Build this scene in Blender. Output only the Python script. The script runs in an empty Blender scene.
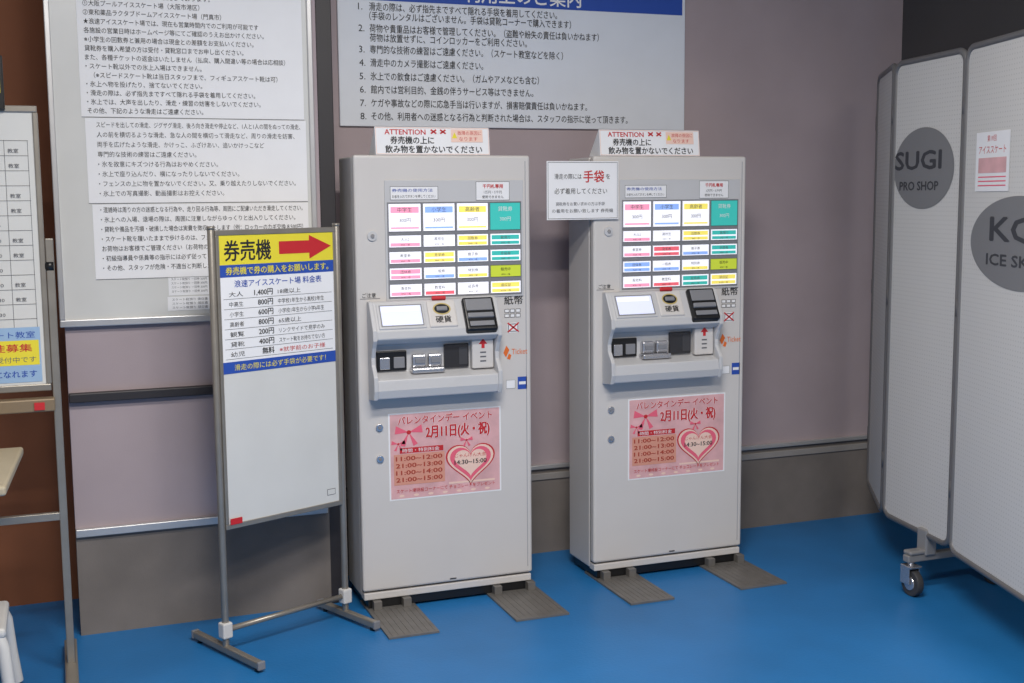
import bpy, bmesh, math
import numpy as np
from mathutils import Matrix, Vector

scene = bpy.context.scene
COL = bpy.context.collection

# ------------------------------------------------------------------ materials
def lin(c):
    return tuple(((v/255)/12.92 if v/255 <= 0.04045 else (((v/255)+0.055)/1.055)**2.4) for v in c) + (1.0,)

MATS = {}
def mat(name, rgb, rough=0.5, metal=0.0, emit=0.0, noise=0.0, nscale=8.0, bump=0.0, bscale=200.0, spec=None):
    if name in MATS: return MATS[name]
    m = bpy.data.materials.new(name); m.use_nodes = True
    nt = m.node_tree; b = nt.nodes['Principled BSDF']
    b.inputs['Base Color'].default_value = lin(rgb)
    b.inputs['Roughness'].default_value = rough
    b.inputs['Metallic'].default_value = metal
    if spec is not None: b.inputs['Specular IOR Level'].default_value = spec
    if emit > 0:
        b.inputs['Emission Color'].default_value = lin(rgb)
        b.inputs['Emission Strength'].default_value = emit
    tc = nt.nodes.new('ShaderNodeTexCoord')
    if noise > 0:
        n = nt.nodes.new('ShaderNodeTexNoise'); n.inputs['Scale'].default_value = nscale
        n.inputs['Detail'].default_value = 6
        nt.links.new(tc.outputs['Object'], n.inputs['Vector'])
        r = nt.nodes.new('ShaderNodeValToRGB')
        c = lin(rgb)
        r.color_ramp.elements[0].position = 0.3; r.color_ramp.elements[1].position = 0.7
        r.color_ramp.elements[0].color = tuple(v*(1-noise) for v in c[:3])+(1,)
        r.color_ramp.elements[1].color = tuple(min(1, v*(1+noise)) for v in c[:3])+(1,)
        nt.links.new(n.outputs['Fac'], r.inputs['Fac'])
        nt.links.new(r.outputs['Color'], b.inputs['Base Color'])
    if bump > 0:
        n2 = nt.nodes.new('ShaderNodeTexNoise'); n2.inputs['Scale'].default_value = bscale
        nt.links.new(tc.outputs['Object'], n2.inputs['Vector'])
        bp = nt.nodes.new('ShaderNodeBump'); bp.inputs['Strength'].default_value = bump
        bp.inputs['Distance'].default_value = 0.002
        nt.links.new(n2.outputs['Fac'], bp.inputs['Height'])
        nt.links.new(bp.outputs['Normal'], b.inputs['Normal'])
    MATS[name] = m
    return m

M_WALL = mat('wall_paint', (170,156,160), 0.7, noise=0.06, nscale=3, bump=0.15)
M_WALLB = mat('wall_base_concrete', (120,113,108), 0.75, noise=0.14, nscale=5, bump=0.2)
M_BROWN = mat('brown_wall_paint', (138,84,54), 0.7, noise=0.14, nscale=3)
M_DARKW = mat('dark_wall_paint', (74,73,76), 0.7, noise=0.08, nscale=2)
M_FLOOR = mat('blue_floor_coating', (36,112,174), 0.40, noise=0.12, nscale=2.2, bump=0.3, bscale=90, spec=0.4)
M_CEIL = mat('ceiling_paint', (150,150,150), 0.9, noise=0.03)
M_TRIM = mat('dark_trim', (46,43,46), 0.5, noise=0.05)
M_RAIL = mat('aluminium_rail', (196,196,197), 0.35, metal=0.5, noise=0.05, nscale=12)
M_BODY = mat('machine_white_paint', (207,203,200), 0.38, noise=0.02, nscale=4)
M_BODY2 = mat('machine_control_plastic', (196,196,198), 0.35, noise=0.02, nscale=4)
M_SEAM = mat('machine_seam', (60,60,64), 0.6)
M_GREYP = mat('machine_grey_plastic', (128,129,134), 0.45)
M_BLACK = mat('black_plastic', (24,24,26), 0.3)
M_GLASS = mat('smoked_window', (48,48,52), 0.12)
M_CHROME = mat('chrome', (200,200,204), 0.22, metal=0.85)
M_PLATE = mat('foot_plate_steel', (118,115,112), 0.42, metal=0.3, noise=0.10, nscale=20)
M_STEEL = mat('stand_steel', (152,146,137), 0.35, metal=0.5, noise=0.08, nscale=15)
M_WB = mat('whiteboard_surface', (212,212,209), 0.25, noise=0.03, nscale=5)
M_PAPER = mat('paper', (236,236,238), 0.7, noise=0.015, nscale=10)
M_INK = mat('ink_black', (32,32,36), 0.7)
M_INKG = mat('ink_grey', (95,96,102), 0.7)
M_RED = mat('ink_red', (196,36,44), 0.6)
M_BLUE = mat('ink_blue', (38,78,170), 0.6)
M_LBLUEP = mat('paper_light_blue', (150,180,212), 0.6)
M_YEL = mat('ink_yellow', (232,216,56), 0.6)
M_WHITE = mat('ink_white', (235,235,235), 0.6)
M_PINK = mat('poster_pink', (218,170,172), 0.6, noise=0.14, nscale=14)
M_PINK2 = mat('ink_pink', (232,100,124), 0.6)
M_PEACH = mat('ink_peach', (240,205,190), 0.6)
M_BRN = mat('ink_brown', (170,60,40), 0.6)
M_ORG = mat('ink_orange', (226,110,40), 0.6)
M_LIT = mat('lit_button_white', (240,240,248), 0.4, emit=0.5)
M_LPINK = mat('lit_button_pink', (250,160,190), 0.4, emit=0.35)
M_LTEAL = mat('lit_button_teal', (60,185,175), 0.4, emit=0.3)
M_LYEL = mat('lit_button_yellow', (250,232,110), 0.4, emit=0.35)
M_LLIME = mat('lit_button_lime', (190,205,60), 0.4, emit=0.3)
M_LBLUE = mat('lit_button_blue', (145,180,245), 0.4, emit=0.35)
M_LRED = mat('lit_button_red', (240,105,120), 0.4, emit=0.3)
M_SCREEN = mat('lcd_screen', (215,220,242), 0.2, emit=0.4)
M_PFRAME = mat('partition_frame', (116,115,116), 0.45, metal=0.3)
M_LOGO = mat('logo_grey', (124,124,126), 0.6)
M_LOGOT = mat('logo_text', (58,60,66), 0.6)
M_RUB = mat('caster_rubber', (60,60,62), 0.6)
M_CREAM = mat('table_top_cream', (176,164,140), 0.5, noise=0.05)
M_PLAST = mat('stool_plastic', (208,207,205), 0.45, noise=0.03)
M_LAMP = mat('lamp_diffuser', (255,252,245), 0.5, emit=3.0)

def perf():
    m = bpy.data.materials.new('partition_perforated_sheet'); m.use_nodes = True
    nt = m.node_tree; b = nt.nodes['Principled BSDF']; b.inputs['Roughness'].default_value = 0.75
    b.inputs['Specular IOR Level'].default_value = 0.15
    tc = nt.nodes.new('ShaderNodeTexCoord'); mp = nt.nodes.new('ShaderNodeMapping')
    nt.links.new(tc.outputs['Object'], mp.inputs['Vector']); mp.inputs['Scale'].default_value = (62,62,62)
    v = nt.nodes.new('ShaderNodeTexVoronoi'); v.inputs['Randomness'].default_value = 0.0; v.inputs['Scale'].default_value = 1
    nt.links.new(mp.outputs['Vector'], v.inputs['Vector'])
    r = nt.nodes.new('ShaderNodeValToRGB')
    r.color_ramp.elements[0].position = 0.16; r.color_ramp.elements[1].position = 0.32
    r.color_ramp.elements[0].color = lin((140,139,138)); r.color_ramp.elements[1].color = lin((206,204,201))
    nt.links.new(v.outputs['Distance'], r.inputs['Fac'])
    nt.links.new(r.outputs['Color'], b.inputs['Base Color'])
    return m
M_PERF = perf()

# ------------------------------------------------------------------ mesh helpers
def empty(name, loc=(0,0,0), rz=0.0):
    e = bpy.data.objects.new(name, None); e.location = loc; e.rotation_euler = (0,0,rz)
    e.empty_display_size = 0.1
    COL.objects.link(e); return e

def finish(bm, name, mats, parent=None, bevel=0.0, seg=2, recalc=True):
    me = bpy.data.meshes.new(name)
    if recalc: bmesh.ops.recalc_face_normals(bm, faces=bm.faces)
    bm.to_mesh(me); bm.free()
    for m in (mats if isinstance(mats,(list,tuple)) else [mats]): me.materials.append(m)
    o = bpy.data.objects.new(name, me); COL.objects.link(o)
    if parent: o.parent = parent
    if bevel > 0:
        b = o.modifiers.new('bevel','BEVEL'); b.width = bevel; b.segments = seg; b.limit_method='ANGLE'
        b.angle_limit = math.radians(40)
    return o

def add_box(bm, x0,x1,y0,y1,z0,z1, mi=0):
    vs = [bm.verts.new(p) for p in ((x0,y0,z0),(x1,y0,z0),(x1,y1,z0),(x0,y1,z0),(x0,y0,z1),(x1,y0,z1),(x1,y1,z1),(x0,y1,z1))]
    for f in ((0,3,2,1),(4,5,6,7),(0,1,5,4),(1,2,6,5),(2,3,7,6),(3,0,4,7)):
        fc = bm.faces.new([vs[i] for i in f]); fc.material_index = mi

def box(name, x0,x1,y0,y1,z0,z1, m, parent=None, bevel=0.0, seg=2):
    bm = bmesh.new(); add_box(bm, x0,x1,y0,y1,z0,z1)
    return finish(bm, name, m, parent, bevel, seg)

def prism_x(name, prof, x0, x1, m, parent=None, bevel=0.0):
    bm = bmesh.new()
    a = [bm.verts.new((x0,y,z)) for y,z in prof]; b = [bm.verts.new((x1,y,z)) for y,z in prof]
    bm.faces.new(a); bm.faces.new(list(reversed(b)))
    n = len(prof)
    for i in range(n): bm.faces.new((a[i],b[i],b[(i+1)%n],a[(i+1)%n]))
    return finish(bm, name, m, parent, bevel)

def prism_y(name, prof, y0, y1, m, parent=None, bevel=0.0):
    bm = bmesh.new()
    a = [bm.verts.new((x,y0,z)) for x,z in prof]; b = [bm.verts.new((x,y1,z)) for x,z in prof]
    bm.faces.new(a); bm.faces.new(list(reversed(b)))
    n = len(prof)
    for i in range(n): bm.faces.new((a[i],b[i],b[(i+1)%n],a[(i+1)%n]))
    return finish(bm, name, m, parent, bevel)

def cyl(name, p0, p1, r, m, parent=None, seg=24, bevel=0.0):
    p0 = Vector(p0); p1 = Vector(p1); d = p1-p0
    bm = bmesh.new()
    bmesh.ops.create_cone(bm, cap_ends=True, segments=seg, radius1=r, radius2=r, depth=d.length)
    q = d.to_track_quat('Z','Y').to_matrix().to_4x4()
    bmesh.ops.transform(bm, matrix=Matrix.Translation((p0+p1)/2) @ q, verts=bm.verts)
    o = finish(bm, name, m, parent, bevel)
    for p in o.data.polygons:
        if len(p.vertices) == 4: p.use_smooth = True
    return o

def tube(name, pts, r, m, parent=None, cyclic=False):
    c = bpy.data.curves.new(name,'CURVE'); c.dimensions='3D'; c.bevel_depth=r; c.bevel_resolution=4; c.use_fill_caps=True
    s = c.splines.new('POLY'); s.points.add(len(pts)-1); s.use_cyclic_u = cyclic
    for i,p in enumerate(pts): s.points[i].co = (*p,1)
    o = bpy.data.objects.new(name,c); COL.objects.link(o)
    me = bpy.data.meshes.new_from_object(o); bpy.data.objects.remove(o)
    me.materials.clear(); me.materials.append(m)
    for p in me.polygons: p.use_smooth=True
    o = bpy.data.objects.new(name, me); COL.objects.link(o)
    if parent: o.parent = parent
    return o

# flat printed graphics: polygons/text in a local XZ plane facing -Y
class Print:
    def __init__(self, name, parent, y=0.0):
        self.bm = bmesh.new(); self.mats=[]; self.name=name; self.parent=parent; self.y=y
    def mi(self, m):
        if m not in self.mats: self.mats.append(m)
        return self.mats.index(m)
    def Y(self, layer): return self.y - 0.0004*layer
    def poly(self, pts, m, layer=0):
        vs=[self.bm.verts.new((x,self.Y(layer),z)) for x,z in pts]
        f=self.bm.faces.new(vs); f.material_index=self.mi(m)
        f.normal_update()
        if f.normal.y>0: f.normal_flip()
    def rect(self, x0,z0,x1,z1,m,layer=0): self.poly([(x0,z0),(x1,z0),(x1,z1),(x0,z1)],m,layer)
    def frame(self,x0,z0,x1,z1,t,m,layer=1):
        self.rect(x0,z0,x1,z0+t,m,layer); self.rect(x0,z1-t,x1,z1,m,layer)
        self.rect(x0,z0,x0+t,z1,m,layer); self.rect(x1-t,z0,x1,z1,m,layer)
    def ell(self,cx,cz,rx,rz,m,layer=1,n=40):
        self.poly([(cx+rx*math.cos(2*math.pi*i/n),cz+rz*math.sin(2*math.pi*i/n)) for i in range(n)],m,layer)
    def text(self, s, x, z, size, m, layer=2, w=None, bold=0.0, align='L', sx=1.0, res=2):
        c=bpy.data.curves.new('t','FONT'); c.body=s; c.size=1.0; c.resolution_u=res
        o=bpy.data.objects.new('t',c); COL.objects.link(o)
        me=bpy.data.meshes.new_from_object(o)
        bpy.data.objects.remove(o); bpy.data.curves.remove(c)
        if len(me.vertices)==0: bpy.data.meshes.remove(me); return
        co=np.array([v.co[:] for v in me.vertices])
        mn,mx=co[:,0].min(),co[:,0].max()
        kx=size*sx
        if w: kx=w/(mx-mn)
        X=(co[:,0]-mn)*kx; Z=(co[:,1])*size
        W=(mx-mn)*kx
        if align=='C': X-=W/2
        if align=='R': X-=W
        polys=[list(p.vertices) for p in me.polygons]
        bpy.data.meshes.remove(me)
        k=self.mi(m)
        # heavier weight = the same glyphs struck again with tiny shifts
        offs=[(0,0)] if bold<=0 else [(-1,0),(1,0),(0,0.6),(0,-0.6)]
        for j,(ox,oz) in enumerate(offs):
            yy=self.Y(layer)-0.00005*j
            dx=ox*bold*size; dz=oz*bold*size
            vs=[self.bm.verts.new((x+X[i]+dx,yy,z+Z[i]+dz)) for i in range(len(X))]
            for p in polys:
                try:
                    f=self.bm.faces.new([vs[i] for i in p]); f.material_index=k
                except ValueError: pass
    def done(self):
        return finish(self.bm, self.name, self.mats, self.parent, recalc=False)

# ------------------------------------------------------------------ room
box('floor', -3.0, 3.75, -1.5, 5.1, -0.08, 0.0, M_FLOOR)
WR = 4.642; WL = 4.33; ZR = 0.366
wr = empty('wall_back')
box('wall_back_upper', 0.9, 3.75, WR, WR+0.15, ZR, 3.2, M_WALL, wr)
box('wall_back_base', 0.9, 3.75, WR-0.004, WR+0.15, 0.0, ZR, M_WALLB, wr)
wl = empty('wall_left_pier')
box('pier_upper', 0.02, 0.90, WL, WR+0.15, ZR, 3.2, M_WALL, wl)
box('pier_base', 0.02, 0.90, WL-0.004, WR+0.15, 0.0, ZR, M_WALLB, wl)
box('wall_corridor', -3.0, 0.02, 4.75, 4.9, 0.0, 3.2, M_BROWN)
box('wall_right', 3.65, 3.75, -1.5, WR, 0.0, 3.2, M_DARKW)
box('ceiling', -3.0, 3.75, -1.5, 4.9, 3.2, 3.3, M_CEIL)
box('trim_1', 0.955, 3.65, WR-0.022, WR, ZR-0.002, ZR+0.016, M_RAIL, None, 0.003)
box('trim_2', 0.955, 3.65, WR-0.012, WR, ZR-0.05, ZR-0.022, mat('trim_grey',(150,146,143),0.5), None, 0.003)
box('trim_3', 0.02, 0.893, WL-0.022, WL, ZR-0.014, ZR+0.014, M_RAIL, None, 0.003)
box('trim_4', 0.02, 0.893, WL-0.03, WL, 0.82, 0.852, M_TRIM, None, 0.004)
box('trim_5', 0.895, 0.955, WL, WR, 0.0, 3.2, M_TRIM, None, 0.003)

# ------------------------------------------------------------------ ticket machines
def machine(x, y, poster_dx, idx):
    P = empty('ticket_vending_machine', (x,y,0))
    W=0.661; H=1.65
    box('cabinet', 0.004, W-0.004, 0.05, 0.25, 0.045, H-0.004, M_BODY, P, 0.006)
    box('cabinet_seam', 0.008, W-0.008, 0.034, 0.052, 0.06, H-0.012, M_SEAM, P)
    box('front_door', 0.0, W, 0.0, 0.036, 0.075, H, M_BODY, P, 0.009, 3)
    box('kick_strip', 0.004, W-0.004, 0.004, 0.05, 0.042, 0.068, M_BODY, P, 0.003)
    box('black_base', 0.02, W-0.02, 0.012, 0.24, 0.010, 0.045, M_BLACK, P)  # black base, set in under the cabinet
    box('hinge_strip', 0.640, 0.643, -0.001, 0.002, 0.10, 1.63, mat('seam_light',(165,164,168),0.5), P)
    for k,(a,b) in enumerate(((0.014,0.195),(0.48,0.685))):
        bm=bmesh.new(); add_box(bm,a,b,-0.30,0.12,0.0,0.008)
        for i in range(8):
            t=a+(b-a)*(i+0.7)/8.4
            add_box(bm,t,t+0.003,-0.29,0.0,0.008,0.0092)
        add_box(bm,a+0.02,a+0.05,-0.02,0.05,0.008,0.04)
        add_box(bm,b-0.05,b-0.02,-0.02,0.05,0.008,0.04)
        finish(bm,'foot_plate_%d'%(k+1),M_PLATE,P,0.002)
    # menu area
    box('menu_bezel', 0.108, 0.632, -0.004, 0.0, 1.135, 1.562, M_BODY2, P, 0.003)
    g=Print('menu_print',P,-0.0048)
    g.rect(0.116,1.142,0.624,1.484,M_GREYP,0)
    cols=[(0.120,0.240),(0.247,0.367),(0.374,0.494),(0.501,0.620)]
    rows=[(1.380,1.480),(1.324,1.368),(1.266,1.310),(1.208,1.252),(1.148,1.194)]
    heads=[[M_LPINK,M_LBLUE,M_LYEL,M_LTEAL],[M_LPINK,M_LIT,M_LYEL,M_LTEAL],[M_LPINK,M_LYEL,M_LBLUE,M_LTEAL],
           [M_LPINK,M_LBLUE,M_LYEL,M_LLIME],[M_LPINK,M_LRED,M_LIT,M_LYEL]]
    if idx: heads[2][1]=M_LRED; heads[3][0]=M_LBLUE; heads[4][2]=M_LTEAL
    names=[["中学生","小学生","高齢者","貸靴券"],["大人2","高校生","回数券","靴預り"],["教室券","見学券","親子券","手袋券"],["団体券","一般券","特別券","販売中"],["滑走料","教室料","延長券","領収証"]]
    for r,(z0,z1) in enumerate(rows):
        for c,(x0,x1) in enumerate(cols):
            hm=heads[r][c]
            full = hm is M_LLIME or (c==3 and r==0)
            g.rect(x0,z0,x1,z1,hm if full else M_LIT,1)
            h=z1-z0
            if r==0:
                if not full:
                    g.rect(x0+0.008,z1-0.034,x1-0.008,z1-0.012,hm,2)
                    g.rect(x0+0.008,z0+0.010,x1-0.008,z0+0.016,hm,2)
                g.text(names[r][c],(x0+x1)/2,z1-0.030,0.019,M_WHITE if full else M_INKG,3,align='C')
                g.text("300円",(x0+x1)/2,z0+h*0.34,0.018,M_INKG if not full else M_WHITE,3,align='C')
            else:
                if not full:
                    g.rect(x0+0.006,z0+h*0.10,x1-0.006,z0+h*0.36,hm,2)
                    if c==3 or (r+c)%3==0: g.rect(x0+0.006,z0+h*0.50,x1-0.006,z0+h*0.86,hm,2)
                tm = M_INK if hm is M_LLIME else (M_WHITE if full else M_INKG)
                g.text(names[r][c],(x0+x1)/2,z0+h*0.54,h*0.30,tm,3,align='C')
                g.text("¥%d00 一般"%(3+r+c),(x0+x1)/2,z0+h*0.15,h*0.18,tm,3,align='C')
            g.frame(x0,z0,x1,z1,0.0012,M_SEAM,4)
    g.rect(0.128,1.492,0.305,1.540,M_PAPER,1); g.frame(0.128,1.492,0.305,1.540,0.0015,M_INKG,2)
    g.text("券売機の使用方法",0.135,1.521,0.013,M_BLUE,3,w=0.15)
    g.text("お金を入れてボタンを押してください",0.135,1.500,0.012,M_INK,3,w=0.16)
    g.rect(0.448,1.488,0.578,1.556,M_PAPER,1); g.frame(0.448,1.488,0.578,1.556,0.0015,M_INKG,2)
    g.text("千円札専用",0.513,1.533,0.016,M_RED,3,align='C',bold=0.03)
    g.text("1万円・5千円",0.513,1.513,0.012,M_INK,3,align='C'); g.text("使用できません",0.513,1.496,0.012,M_INK,3,align='C')
    g.done()
    cyl('key_lock', (0.061,0.0,1.367),(0.061,-0.006,1.367),0.018,M_BODY2,P,bevel=0.001)
    cyl('key_lock_core', (0.061,-0.004,1.367),(0.061,-0.010,1.367),0.007,M_CHROME,P)
    for k,z in enumerate((0.68,0.565)):
        cyl('door_lock_%d'%k,(0.072,0.0,z),(0.072,-0.008,z),0.013,M_CHROME,P,bevel=0.001)
        cyl('door_lock_core_%d'%k,(0.072,-0.006,z),(0.072,-0.011,z),0.006,M_GREYP,P)
    # ---------------- control unit
    U=empty('control_unit',(0.034*(1-0.88),0,0.112)); U.parent=P; U.scale=(0.88,0.70,0.89)
    prism_x('control_housing',[(0.0,1.15),(-0.035,1.148),(-0.115,1.035),(-0.12,1.005),(-0.085,0.985),(-0.018,0.975),(-0.018,0.862),(-0.11,0.842),(-0.118,0.80),(-0.105,0.766),(0.0,0.755)],0.052,0.566,M_BODY2,U,0.005)
    cheek=[(0.0,1.152),(-0.04,1.15),(-0.118,1.04),(-0.123,1.0),(-0.095,0.97),(-0.072,0.93),(-0.075,0.90),(-0.122,0.855),(-0.124,0.80),(-0.108,0.762),(0.0,0.752)]
    prism_x('control_cheek_left',cheek,0.036,0.054,M_BODY2,U,0.004)
    prism_x('control_cheek_right',cheek,0.564,0.582,M_BODY2,U,0.004)
    ang=math.atan2(0.08,0.113)
    S=empty('slope_panel',(0,-0.075,1.0915)); S.parent=U; S.rotation_euler=(-ang,0,0)
    box('screen_bezel',0.064,0.262,-0.006,0.004,-0.060,0.060,M_BODY2,S,0.004)
    q=Print('screen_print',S,-0.0068)
    q.rect(0.074,-0.050,0.252,0.050,M_GREYP,0); q.rect(0.079,-0.045,0.247,0.045,M_SCREEN,1)
    q.rect(0.085,0.020,0.235,0.038,M_LIT,2)
    q.done()
    box('coin_plate',0.275,0.395,-0.008,0.004,-0.060,0.064,M_BODY,S,0.01)
    q=Print('coin_print',S,-0.0085)
    q.ell(0.335,0.022,0.038,0.028,mat('coin_gold',(190,170,110),0.4),1)
    q.ell(0.335,0.022,0.032,0.022,M_BLACK,2)
    q.rect(0.318,0.019,0.352,0.025,M_GREYP,3)
    q.text("硬貨",0.335,-0.040,0.034,M_INK,3,align='C',bold=0.02)
    q.done()
    box('coin_mouth',0.312,0.358,-0.016,-0.006,0.012,0.032,M_GREYP,S,0.004)
    box('cancel_button',0.30,0.36,-0.014,0.0,0.066,0.082,M_RED,S,0.004)
    B=empty('bill_acceptor',(0,-0.072,1.087)); B.parent=U; B.rotation_euler=(-ang,0,0)
    box('bill_body',0.425,0.560,-0.026,0.02,-0.088,0.068,M_BLACK,B,0.01,3)
    box('bill_lip',0.436,0.548,-0.036,-0.022,-0.034,-0.012,M_GREYP,B,0.004)
    box('bill_window',0.436,0.549,-0.030,-0.025,0.002,0.056,M_GREYP,B,0.003)
    box('bill_label',0.440,0.545,-0.0315,-0.028,-0.072,-0.050,M_GREYP,B,0.002)
    # recess contents
    box('ticket_outlet_frame',0.066,0.192,-0.032,-0.014,0.868,0.950,M_BLACK,U,0.004)
    box('ticket_outlet_flap',0.078,0.120,-0.040,-0.028,0.876,0.925,M_CHROME,U,0.003)
    box('ticket_outlet_flap_2',0.136,0.182,-0.040,-0.028,0.880,0.925,M_GREYP,U,0.003)
    bm=bmesh.new()
    add_box(bm,0.205,0.345,-0.078,-0.016,0.857,0.880)
    add_box(bm,0.212,0.272,-0.052,-0.016,0.880,0.932); add_box(bm,0.280,0.338,-0.052,-0.016,0.880,0.932)
    finish(bm,'coin_return_cup',M_CHROME,U,0.008)
    box('coin_return_slot_1',0.224,0.262,-0.058,-0.050,0.897,0.916,M_GREYP,U,0.002)
    box('coin_return_slot_2',0.290,0.328,-0.058,-0.050,0.897,0.916,M_GREYP,U,0.002)
    box('receipt_window',0.352,0.458,-0.035,-0.016,0.868,0.965,M_GLASS,U,0.003)
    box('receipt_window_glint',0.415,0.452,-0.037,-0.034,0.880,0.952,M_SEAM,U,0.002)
    box('receipt_panel',0.466,0.560,-0.062,-0.016,0.862,0.998,M_BODY,U,0.006)
    q=Print('receipt_print',U,-0.0625)
    q.poly([(0.513,0.985),(0.494,0.962),(0.506,0.962),(0.506,0.945),(0.520,0.945),(0.520,0.962),(0.532,0.962)],M_RED,1)
    for i in range(3): q.rect(0.500,0.925-i*0.018,0.526,0.931-i*0.018,M_INKG,1)
    q.done()
    # front plane prints
    q=Print('front_print',P,-0.0006)
    q.text("紙幣",0.592,1.107,0.038,M_INK,2,align='C',bold=0.01)
    for i in range(2):
        for j in range(3):
            q.rect(0.556+j*0.022,1.074-i*0.018,0.575+j*0.022,1.088-i*0.018,M_PAPER,1); q.frame(0.556+j*0.022,1.074-i*0.018,0.575+j*0.022,1.088-i*0.018,0.0018,M_INK,2)
    q.rect(0.568,1.000,0.612,1.036,M_PAPER,1); q.frame(0.570,1.003,0.610,1.033,0.003,M_INKG,2)
    q.poly([(0.566,1.004),(0.570,1.000),(0.614,1.034),(0.610,1.038)],M_RED,3); q.poly([(0.566,1.034),(0.570,1.038),(0.614,1.004),(0.610,1.000)],M_RED,3)
    q.text("ご注意",0.020,1.150,0.018,M_INK,2)
    q.rect(0.012,1.144,0.085,1.146,M_INKG,1)
    q.poly([(0.550,0.925),(0.560,0.908),(0.574,0.935),(0.562,0.952)],M_ORG,1); q.poly([(0.564,0.903),(0.576,0.898),(0.582,0.915),(0.572,0.922)],M_ORG,1)
    q.text("Ticket",0.583,0.918,0.030,M_ORG,2,w=0.062)
    q.rect(0.606,0.785,0.643,0.832,M_BLUE,1); q.rect(0.611,0.803,0.638,0.814,M_WHITE,2)
    q.rect(0.560,0.790,0.596,0.822,M_PAPER,1); q.frame(0.560,0.790,0.596,0.822,0.001,M_INKG,2)
    q.rect(0.330,0.085,0.355,0.090,M_SEAM,1)
    q.done()
    # event poster (sheet taped to the door)
    top=0.722 if idx==0 else 0.710
    E=empty('event_poster',(0,0,top-0.722*0.90)); E.parent=P; E.scale=(1,1,0.90)
    q=Print('poster_print',E,-0.0006)
    px=poster_dx; x0,x1=px,px+0.420; d=-0.008
    q.rect(x0-0.006,0.370,x1+0.006,0.728,M_PAPER,1); q.rect(x0,0.376,x1,0.722,M_PINK,2)
    q.text("バレンタインデー イベント",x0+0.03,0.690+d,0.036,M_WHITE,4,w=0.36,bold=0.06)
    q.text("バレンタインデー イベント",x0+0.03,0.690+d,0.036,M_RED,5,w=0.36,bold=0.025)
    q.text("2月11日(火・祝)",x0+0.135,0.630+d,0.056,M_WHITE,4,w=0.245,bold=0.06)
    q.text("2月11日(火・祝)",x0+0.135,0.630+d,0.056,M_RED,5,w=0.245,bold=0.035)
    def heart(cx,cz,s,m,l):
        pts=[]
        for i in range(48):
            t=2*math.pi*i/48
            pts.append((cx+s*16*math.sin(t)**3/16, cz+s*(13*math.cos(t)-5*math.cos(2*t)-2*math.cos(3*t)-math.cos(4*t))/16))
        q.poly(pts,m,l)
    heart(x0+0.305,0.515+d,0.096,M_RED,4); heart(x0+0.305,0.515+d,0.090,M_PEACH,5); heart(x0+0.305,0.515+d,0.080,M_PINK2,6); heart(x0+0.305,0.517+d,0.062,M_PEACH,7)
    q.text("じゃんけん大会",x0+0.305,0.535+d,0.018,M_RED,8,align='C'); q.text("14:30~15:00",x0+0.305,0.505+d,0.026,M_INK,8,align='C',bold=0.02)
    q.rect(x0+0.035,0.570+d,x0+0.200,0.592+d,M_RED,4); q.text("時間・特別料金",x0+0.045,0.574+d,0.017,M_WHITE,5,w=0.14)
    q.rect(x0+0.012,0.440+d,x0+0.205,0.566+d,mat('poster_tan',(214,150,130),0.6),4)
    for i in range(4):
        q.text("%d1:00~1%d:00"%(1+i%2,2+i),x0+0.02,0.540-i*0.029+d,0.025,M_BRN,6,w=0.175,bold=0.03)
    def bow(cx,cz,s,m,l):
        q.poly([(cx,cz),(cx-s,cz+s*0.6),(cx-s*1.1,cz-s*0.1)],m,l); q.poly([(cx,cz),(cx+s,cz+s*0.6),(cx+s*1.1,cz-s*0.1)],m,l)
        q.poly([(cx,cz),(cx-s*0.7,cz-s*1.1),(cx-s*0.3,cz-s*1.2)],m,l); q.poly([(cx,cz),(cx+s*0.7,cz-s*1.0),(cx+s*0.35,cz-s*1.2)],m,l)
        q.ell(cx,cz,s*0.18,s*0.18,M_RED,l+1,12)
    bow(x0+0.070,0.655+d,0.048,M_PINK2,4); bow(x0+0.03,0.610+d,0.024,M_PINK2,4); bow(x0+0.29,0.605+d,0.022,M_PINK2,8)
    q.text("スケート場特設コーナーにて チョコレートをプレゼント",x0+0.02,0.408+d,0.018,M_RED,5,w=0.38)
    for i in range(7): q.ell(x0+0.04+i*0.055,0.395+d,0.010,0.005,M_PEACH,3,12)
    q.rect(x0+0.22,0.426+d,x0+0.40,0.434+d,M_PEACH,4)
    q.done()
    return P
machine(0.989,4.188,0.111,0)
machine(1.909,4.193,0.152,1)

def warn(x,y):
    P=empty('warning_sign',(x,y,1.651))
    prism_x('sign_card',[(0.0,0.0),(0.012,0.098),(0.016,0.098),(0.10,0.003),(0.10,0.0)],0.0,0.425,M_PAPER,P)
    F=empty('sign_face',(0,-0.0008,0)); F.parent=P; F.rotation_euler=(-math.atan2(0.012,0.098),0,0)
    g=Print('sign_print',F,0)
    g.text("ATTENTION",0.035,0.072,0.026,M_RED,1,w=0.15,bold=0.02)
    g.text("券売機の上に",0.055,0.041,0.029,M_INK,1,w=0.16,bold=0.02)
    g.text("飲み物を置かないでください",0.035,0.009,0.029,M_INK,1,w=0.36,bold=0.02)
    for k in range(2):
        cx=0.215+k*0.035
        g.poly([(cx-0.012,0.078),(cx-0.008,0.074),(cx+0.012,0.088),(cx+0.008,0.092)],M_RED,2); g.poly([(cx-0.012,0.088),(cx-0.008,0.092),(cx+0.012,0.078),(cx+0.008,0.074)],M_RED,2)
    g.rect(0.28,0.046,0.40,0.092,M_PEACH,1); g.text("故障の原因に",0.305,0.073,0.016,M_RED,2,w=0.09); g.text("なります",0.31,0.052,0.016,M_RED,2,w=0.07)
    g.poly([(0.283,0.060),(0.303,0.060),(0.293,0.082)],M_YEL,2)
    g.frame(0.002,0.002,0.423,0.097,0.0018,M_PEACH,1)
    g.done()
warn(1.072,4.195); warn(1.940,4.20)

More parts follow.
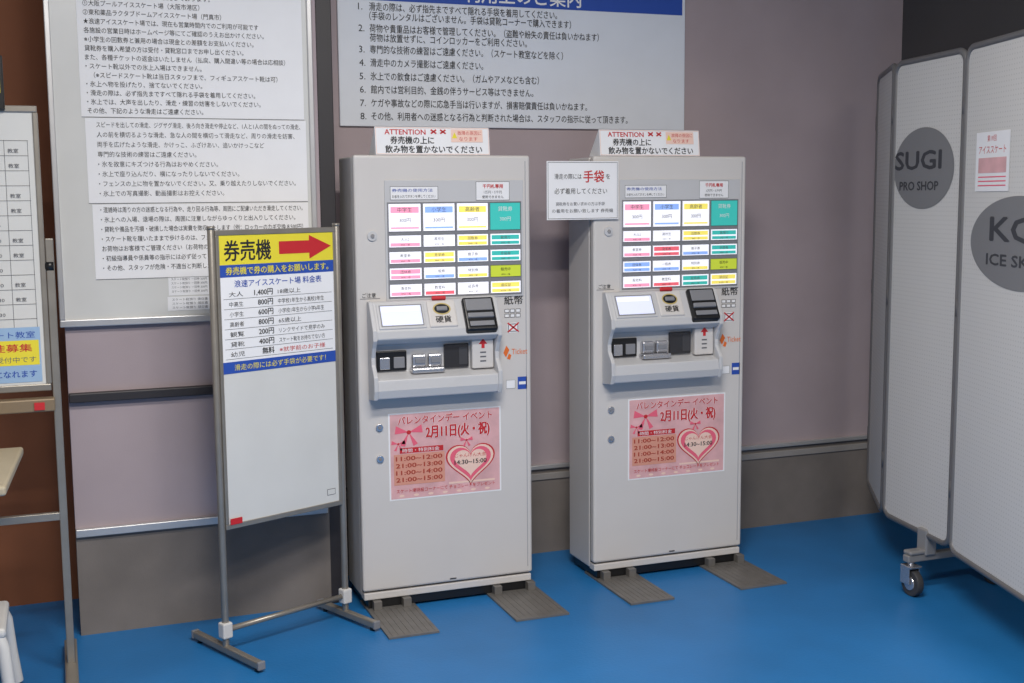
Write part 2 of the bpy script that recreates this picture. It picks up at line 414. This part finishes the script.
P=empty('glove_notice',(1.714,4.181,0))
box('card',0,0.292,0.0,0.004,1.413,1.630,M_PAPER,P)
g=Print('print',P,-0.0006)
g.frame(0.004,1.417,0.288,1.626,0.0015,M_INKG,1)
g.text("滑走の際には",0.030,1.565,0.022,M_INK,1,w=0.110)
g.text("手袋",0.148,1.555,0.048,M_RED,1,w=0.084,bold=0.02); g.text("を",0.240,1.565,0.022,M_INK,1)
g.text("必ず着用してください",0.030,1.510,0.024,M_INK,1,w=0.215)
g.text("貸靴券をお買い求めの方は手袋",0.035,1.466,0.015,M_INKG,1,w=0.20); g.text("の着用をお願い致します 券売機",0.020,1.440,0.016,M_INKG,1,w=0.25)
g.done()

# ------------------------------------------------------------------ wall rule sign
P=empty('rules_sign',(0,WR-0.014,0))
box('sign_board',1.045,2.530,0.0,0.014,1.774,2.56,mat('sign_board_white',(224,229,238),0.4,noise=0.02),P,0.003)
g=Print('sign_print',P,-0.0008)
g.rect(1.10,2.250,2.515,2.345,M_BLUE,1)
g.text("利用上のご案内",1.80,2.266,0.080,M_WHITE,2,w=0.50,align='C',bold=0.012)
rules=[(2.213,"1.","滑走の際は、必ず指先まですべて隠れる手袋を着用してください。"),
(2.178,"","（手袋のレンタルはございません。手袋は貸靴コーナーで購入できます）"),
(2.132,"2.","荷物や貴重品はお客様で管理してください。（盗難や紛失の責任は負いかねます）"),
(2.097,"","荷物は放置せずに、コインロッカーをご利用ください。"),
(2.053,"3.","専門的な技術の練習はご遠慮ください。（スケート教室などを除く）"),
(2.003,"4.","滑走中のカメラ撮影はご遠慮ください。"),
(1.952,"5.","氷上での飲食はご遠慮ください。（ガムやアメなども含む）"),
(1.902,"6.","館内では営利目的、金銭の伴うサービス等はできません。"),
(1.851,"7.","ケガや事故などの際に応急手当は行いますが、損害賠償責任は負いかねます。"),
(1.801,"8.","その他、利用者への迷惑となる行為と判断された場合は、スタッフの指示に従って頂きます。")]
for z,n,s in rules:
    if n: g.text(n,1.125,z,0.036,M_INK,2)
    g.text(s,1.168,z,0.034,M_INK,2,sx=0.78,bold=0.005)
g.done()

# ------------------------------------------------------------------ whiteboard on pier with notices
P=empty('wall_whiteboard',(0,WL-0.025,0))
box('board_panel',0.020,0.868,0.006,0.025,1.10,2.50,M_WB,P)
bm=bmesh.new()
add_box(bm,0.004,0.880,-0.004,0.025,1.078,1.102); add_box(bm,0.004,0.880,-0.004,0.025,2.49,2.51)
add_box(bm,0.004,0.022,-0.004,0.025,1.102,2.49); add_box(bm,0.862,0.880,-0.004,0.025,1.102,2.49)
finish(bm,'board_frame',M_RAIL,P,0.003)
g=Print('notices',P,0.005)
g.rect(0.105,1.775,0.845,2.46,M_PAPER,1); g.rect(0.115,1.490,0.850,1.772,M_PAPER,2); g.rect(0.125,1.235,0.850,1.486,M_PAPER,1)
for a,b,c,d in ((0.115,1.489,0.850,1.4905),(0.105,1.774,0.845,1.7755),(0.125,1.234,0.850,1.2355)): g.rect(a,b,c,d,M_INKG,3)
g.rect(0.36,1.172,0.51,1.238,M_PAPER,2); g.rect(0.355,1.120,0.51,1.168,M_PAPER,2)
for i in range(4): g.text("スケート靴預り 一回券 300円",0.37,1.224-i*0.014,0.010,M_INKG,3,w=0.12)
for i in range(3): g.text("スケート靴預り 領収書",0.37,1.154-i*0.014,0.010,M_INKG,3,w=0.12)
L=["各種券類、割引券をお持ちの方は右記のスタンドまでお越しください（販売窓口等）","詳しくは受付スタッフまでお尋ねください。","各区分の回数券は11枚綴りで販売しております。","①大阪プールアイススケート場（大阪市港区）","②東和薬品ラクタブドームアイススケート場（門真市）","★浪速アイススケート場では、現在も営業時間内でのご利用が可能です",
"各施設の営業日時はホームページ等にてご確認のうえお出かけください。","※小学生の回数券と兼用の場合は現金との差額をお支払いください。","貸靴券を購入希望の方は受付・貸靴窓口までお申し出ください。","また、各種チケットの返金はいたしません（払戻、購入間違い等の場合は応相談）",
"・スケート靴以外での氷上入場はできません。","（※スピードスケート靴は当日スタッフまで、フィギュアスケート靴は可）","・氷上へ物を投げたり、捨てないでください。","・滑走の際は、必ず指先まですべて隠れる手袋を着用してください。","・氷上では、大声を出したり、滑走・練習の妨害をしないでください。","その他、下記のような滑走はご遠慮ください。"]
z=1.788+0.0290*(len(L)-1)
for s in L:
    g.text(s,0.125 if not s.startswith("（") else 0.15,z,0.0205,M_INK,4,w=min(0.71,len(s)*0.0178)); z-=0.0290
L=["スピードを出しての滑走、ジグザグ滑走、後ろ向き滑走や停止など、1人と1人の間をぬっての滑走、","人の前を横切るような滑走、急な人の間を横切って滑走など、周りの滑走を妨害、","両手を広げたような滑走、かけっこ、ふざけあい、追いかけっこなど","専門的な技術の練習はご遠慮ください。","・氷を故意にキズつける行為はおやめください。","・氷上で座り込んだり、横になったりしないでください。","・フェンスの上に物を置かないでください。又、乗り越えたりしないでください。","・氷上での写真撮影、動画撮影はお控えください。"]
z=1.742
for s in L:
    g.text(s,0.150,z,0.0205,M_INK,4,w=min(0.68,len(s)*0.0178)); z-=0.0325
L=["・混雑時は周りの方の迷惑となる行為や、走り回る行為等、周囲にご配慮いただき滑走してください。","・氷上への入場、退場の際は、周囲に注意しながらゆっくりと出入りしてください。","・貸靴や備品を汚損・破損した場合は実費を徴収いたします（例：ロッカーのカギ交換 8,500円）","・スケート靴を履いたままで歩けるのは、フェンスまでとします。歩ける場所は","お荷物はお客様でご管理ください（お荷物のお預かりなど取り扱っておりません）","・初級指導員や係員等の指示には必ず従ってください。又は","・その他、スタッフが危険・不適当と判断した場合はご遠慮ください"]
z=1.460
for s in L:
    g.text(s,0.150,z,0.0205,M_INK,4,w=min(0.68,len(s)*0.0172)); z-=0.0325
g.done()

# ------------------------------------------------------------------ portable sign stand (rotated)
A=Vector((0.466,3.95,0)); Bp=Vector((0.912,4.145,0)); rz=math.atan2(Bp.y-A.y,Bp.x-A.x); Wd=(Bp-A).length
P=empty('sign_stand',A,rz)
for k,s in enumerate((0.0,Wd)):
    cyl('post_%d'%k,(s,0,0.03),(s,0,1.405),0.0115,M_STEEL,P,bevel=0.001)
    e=0.20 if k==0 else 0.155; fr=-0.215 if k==0 else -0.185
    box('foot_%d'%k,s-0.012,s+0.012,fr+0.01,e,0.012,0.036,M_STEEL,P,0.004)
    box('foot_cap_%da'%k,s-0.0135,s+0.0135,fr,fr+0.012,0.010,0.038,M_GREYP,P,0.003)
    box('foot_cap_%db'%k,s-0.0135,s+0.0135,e-0.007,e+0.005,0.010,0.038,M_GREYP,P,0.003)
    for j,yy in enumerate((fr+0.03,e-0.03)): cyl('foot_pad_%d%d'%(k,j),(s,yy,0.0),(s,yy,0.014),0.009,M_BLACK,P)
    box('joint_%d'%k,s-0.018,s+0.018,-0.018,0.018,0.062,0.115,M_PLAST,P,0.005)
    cyl('post_cap_%d'%k,(s,0,1.405),(s,0,1.415),0.013,M_STEEL,P)
cyl('lower_bar',(0,0,0.088),(Wd,0,0.088),0.0095,M_STEEL,P)
box('board',0.014,Wd-0.014,-0.008,0.008,0.435,1.392,M_WB,P)
bm=bmesh.new()
add_box(bm,0.010,Wd-0.010,-0.012,0.012,1.385,1.402); add_box(bm,0.010,Wd-0.010,-0.012,0.012,0.425,0.442)
add_box(bm,0.010,0.022,-0.012,0.012,0.442,1.385); add_box(bm,Wd-0.022,Wd-0.010,-0.012,0.012,0.442,1.385)
finish(bm,'board_frame',M_STEEL,P,0.002)
g=Print('board_print',P,-0.0085)
x0,x1=0.022,Wd-0.022; C=(x0+x1)/2
g.rect(x0,1.290,x1,1.385,M_YEL,1)
g.text("券売機",x0+0.018,1.308,0.072,M_INK,3,w=0.175,bold=0.018)
g.poly([(x0+0.225,1.318),(x0+0.345,1.318),(x0+0.345,1.298),(x1-0.008,1.339),(x0+0.345,1.378),(x0+0.345,1.360),(x0+0.225,1.360)],M_RED,3)
g.rect(x0,1.250,x1,1.290,M_BLUE,1)
g.text("券売機で券の購入をお願いします。",C,1.260,0.027,M_YEL,3,w=0.40,align='C',bold=0.012)
g.rect(x0,0.955,x1,1.250,M_PAPER,1)
g.text("浪速アイススケート場 料金表",C,1.219,0.025,M_BLUE,3,w=0.34,align='C',bold=0.012)
rows=[("大人","1,400円","18歳以上"),("中高生","800円","中学校1年生から高校3年生"),("小学生","600円","小学校1年生から小学6年生"),("高齢者","800円","65歳以上"),("観覧","200円","リンクサイドで見学のみ"),("貸靴","400円","スケート靴をお持ちでない方"),("幼児","無料","※就学前のお子様")]
for i,(a,b,c) in enumerate(rows):
    z=1.188-i*0.0325
    g.text(a,x0+0.03,z,0.018,M_INK,3,w=0.052); g.text(b,x0+0.195,z,0.024,M_INK,3,align='R',bold=0.02)
    g.text(c,x0+0.215,z,0.018,M_INK if i<6 else M_RED,3,w=0.09 if len(c)<6 else 0.185)
    g.rect(x0+0.01,z-0.009,x1-0.01,z-0.0075,M_INKG,2)
g.rect(x0,0.938,x1,0.976,M_BLUE,2); g.text("滑走の際には必ず手袋が必要です！",C,0.948,0.022,M_YEL,3,w=0.36,align='C')
g.rect(x1-0.05,0.468,x1-0.015,0.490,M_INKG,1); g.rect(x1-0.048,0.470,x1-0.017,0.488,M_WB,2)
g.done()
box('maker_label',0.026,0.070,-0.014,-0.012,0.440,0.460,M_RED,P)

# ------------------------------------------------------------------ far-left mobile whiteboard
P=empty('mobile_whiteboard',(0,4.0,0))
for k,s in enumerate((-0.015,-1.0)):
    box('post_%d'%k,s-0.012,s+0.012,-0.012,0.012,0.03,1.385,M_STEEL,P,0.003)
    box('foot_%d'%k,s-0.02,s+0.02,-0.20,0.22,0.0,0.032,M_STEEL,P,0.005)
box('board',-0.97,-0.038,-0.010,0.008,0.935,1.775,M_WB,P)
bm=bmesh.new()
add_box(bm,-0.985,-0.030,-0.016,0.012,1.765,1.785); add_box(bm,-0.985,-0.030,-0.016,0.012,0.915,0.937)
add_box(bm,-0.044,-0.028,-0.016,0.012,0.937,1.765); add_box(bm,-0.985,-0.969,-0.016,0.012,0.937,1.765)
finish(bm,'board_frame',M_STEEL,P,0.003)
box('tray',-0.99,-0.022,-0.05,0.0,0.855,0.895,mat('tray_bronze',(140,122,98),0.5,metal=0.3),P,0.004)
cyl('pivot',(-0.03,0,1.30),(-0.005,0,1.30),0.018,M_BLACK,P)
box('lower_rail',-1.0,-0.015,-0.01,0.01,0.50,0.525,M_STEEL,P,0.002)
g=Print('board_print',P,-0.0108)
for i in range(14): g.rect(-0.60,1.68-i*0.045,-0.06,1.6813-i*0.045,M_INKG,1)
for s in (-0.60,-0.40,-0.20,-0.128,-0.062): g.rect(s,1.095,s+0.0013,1.682,M_INKG,1)
for i in range(12):
    g.text("%d:30"%(8+i%4),-0.185,1.645-i*0.045,0.014,M_INKG,2,w=0.035)
    if i%3!=2: g.text("教室",-0.118,1.645-i*0.045,0.014,M_INKG,2,w=0.03)
g.rect(-0.25,0.945,-0.055,1.115,M_LBLUEP,2); g.rect(-0.24,0.998,-0.06,1.075,M_YEL,3)
g.text("スケート教室",-0.24,1.084,0.022,M_BLUE,4,w=0.17); g.text("会員になれます",-0.24,0.962,0.024,M_BLUE,4,w=0.17,bold=0.015)
g.text("生徒募集",-0.23,1.042,0.026,M_RED,4,w=0.15,bold=0.015); g.text("随時受付中です",-0.23,1.008,0.020,M_INKG,4,w=0.16)
g.done()
box('clip_sign',-0.30,-0.118,-0.03,-0.016,1.77,1.93,M_BLACK,P,0.003)
box('clip_sign_face',-0.29,-0.128,-0.033,-0.029,1.82,1.92,M_YEL,P)
box('red_tag',-0.082,-0.052,-0.055,-0.05,0.862,0.885,M_RED,P)

# table + stool at far left
P=empty('side_table',(0,0,0))
bm=bmesh.new()
tp=[(-0.118,3.90),(-0.150,3.36),(-0.85,3.36),(-0.85,3.90)]
a=[bm.verts.new((x,y,0.735)) for x,y in tp]; b=[bm.verts.new((x,y,0.762)) for x,y in tp]
bm.faces.new(a); bm.faces.new(b)
for i in range(4): bm.faces.new((a[i],a[(i+1)%4],b[(i+1)%4],b[i]))
finish(bm,'table_top',M_CREAM,P,0.008,3)
for i,(x,y) in enumerate(((-0.50,3.84),(-0.50,3.42),(-0.8,3.42),(-0.8,3.84))): cyl('leg_%d'%i,(x,y,0),(x,y,0.735),0.015,M_TRIM,P)
P=empty('plastic_stool',(-0.325,3.80,0))
box('seat',-0.14,0.14,-0.14,0.14,0.25,0.28,M_PLAST,P,0.012,3)
for i,(sx,sy) in enumerate(((1,1),(1,-1),(-1,1),(-1,-1))):
    tube('leg_%d'%i,[(sx*0.115,sy*0.115,0.262),(sx*0.130,sy*0.13,0.22),(sx*0.138,sy*0.135,0.12),(sx*0.15,sy*0.145,0.014)],0.018,M_PLAST,P)

# ------------------------------------------------------------------ folding partition
PT=empty('folding_partition',(0,0,0))
Z0,Z1=0.228,1.992
def panel(name,a,b,fn=None):
    a=Vector((*a,0)); b=Vector((*b,0)); rz=math.atan2(b.y-a.y,b.x-a.x); w=(b-a).length
    P=empty(name,a,rz); P.parent=PT
    r=0.045; pts=[]
    for cx,cz,a0 in ((w-r-0.008,Z1-r,0),(r+0.008,Z1-r,90),(r+0.008,Z0+r,180),(w-r-0.008,Z0+r,270)):
        for i in range(7):
            t=math.radians(a0+i*15); pts.append((cx+r*math.cos(t),cz+r*math.sin(t)))
    prism_y('sheet',pts,-0.004,0.004,M_PERF,P)
    tube('frame',[(x,0,z) for x,z in pts],0.012,M_PFRAME,P,cyclic=True)
    for z in (0.45,1.10,1.80): cyl('hinge_%d'%int(z*100),(0,0,z-0.03),(0,0,z+0.03),0.013,M_PFRAME,P)
    if fn: fn(P,w)
    return P
def pB(P,w):
    g=Print('logo',P,-0.0052)
    g.ell(0.222,1.592,0.208,0.150,M_LOGO,0,64)
    g.text("SUGI",0.185,1.590,0.095,M_LOGOT,1,w=0.32,align='C',bold=0.04)
    g.text("PRO SHOP",0.195,1.512,0.046,M_LOGOT,1,w=0.27,align='C',bold=0.04)
    g.done()
def pC(P,w):
    g=Print('logo',P,-0.0052)
    g.ell(0.41,1.340,0.33,0.150,M_LOGO,0,64)
    g.text("KOS",0.43,1.345,0.11,M_LOGOT,1,w=0.42,align='C',bold=0.04)
    g.text("ICE SKATE",0.43,1.265,0.052,M_LOGOT,1,w=0.46,align='C',bold=0.04)
    g.done()
    g=Print('poster',P,-0.0052)
    g.rect(0.10,1.505,0.335,1.70,M_PAPER,2); g.text("第19回",0.21,1.670,0.022,M_RED,3,align='C'); g.text("アイススケート",0.215,1.63,0.030,M_RED,3,w=0.19,align='C')
    g.rect(0.12,1.565,0.315,1.615,M_PINK,3)
    for i in range(3): g.rect(0.12,1.55-i*0.014,0.315,1.554-i*0.014,M_PINK2,3)
    g.done()
panel('panel_1',(3.335,4.38),(3.065,3.93))
panel('panel_2',(3.060,3.92),(2.985,3.44),pB)
panel('panel_3',(2.958,3.41),(2.69,2.49),pC)
P=empty('caster_foot',(0,0,0)); P.parent=PT
M_FB=mat('foot_bar_metal',(150,149,149),0.4,metal=0.3)
box('foot_bar',2.925,3.36,3.595,3.63,0.128,0.156,M_FB,P,0.005)
box('foot_bracket',2.995,3.045,3.585,3.640,0.15,0.25,M_FB,P,0.006)
box('foot_bracket_low',2.93,3.02,3.59,3.635,0.156,0.172,M_FB,P,0.006)
for k,x in enumerate((2.95,3.33)):
    cyl('caster_wheel_%d'%k,(x-0.014,3.60,0.050),(x+0.014,3.60,0.050),0.050,M_RUB,P,seg=32,bevel=0.004)
    cyl('caster_hub_%d'%k,(x-0.018,3.60,0.050),(x+0.018,3.60,0.050),0.026,M_CHROME,P)
    bm=bmesh.new(); add_box(bm,x-0.026,x-0.020,3.59,3.64,0.045,0.112); add_box(bm,x+0.020,x+0.026,3.59,3.64,0.045,0.112); add_box(bm,x-0.026,x+0.026,3.58,3.64,0.108,0.116)
    finish(bm,'caster_fork_%d'%k,M_CHROME,P,0.002)
    cyl('caster_stem_%d'%k,(x,3.612,0.112),(x,3.612,0.135),0.012,M_CHROME,P)

# ------------------------------------------------------------------ lights
def fixture(x,y,lx,ly,power,col=(1,0.95,0.89)):
    P=empty('ceiling_light',(x,y,0))
    box('housing',-lx/2-0.03,lx/2+0.03,-ly/2-0.03,ly/2+0.03,3.13,3.2,M_PLAST,P,0.005)
    box('diffuser',-lx/2,lx/2,-ly/2,ly/2,3.115,3.13,M_LAMP,P,0.004)
    l=bpy.data.lights.new('lamp','AREA'); l.shape='RECTANGLE'; l.size=lx; l.size_y=ly; l.energy=power; l.color=col
    o=bpy.data.objects.new('lamp',l); o.location=(0,0,3.10); COL.objects.link(o); o.parent=P
fixture(0.9,1.9,1.2,0.3,74)
fixture(0.2,0.6,1.2,0.3,88)
fixture(2.2,0.6,1.2,0.3,34)
w=bpy.data.worlds.new('world'); scene.world=w; w.use_nodes=True
w.node_tree.nodes['Background'].inputs['Color'].default_value=(0.98,0.94,0.94,1)
w.node_tree.nodes['Background'].inputs['Strength'].default_value=0.34

# ------------------------------------------------------------------ camera
f,yaw,pitch,roll=1212.1,.3595,.1188,-.0084
fw=np.array([math.sin(yaw)*math.cos(pitch),math.cos(yaw)*math.cos(pitch),-math.sin(pitch)])
r=np.array([math.cos(yaw),-math.sin(yaw),0.]);u=np.cross(r,fw)
rr=r*math.cos(roll)+u*math.sin(roll); uu=-r*math.sin(roll)+u*math.cos(roll)
cd=bpy.data.cameras.new('camera'); cd.sensor_width=36; cd.lens=36*f/1024
cam=bpy.data.objects.new('camera',cd); COL.objects.link(cam)
cam.matrix_world=Matrix(((rr[0],uu[0],-fw[0],0),(rr[1],uu[1],-fw[1],0),(rr[2],uu[2],-fw[2],1.5),(0,0,0,1)))
scene.camera=cam
scene.view_settings.view_transform='Standard'
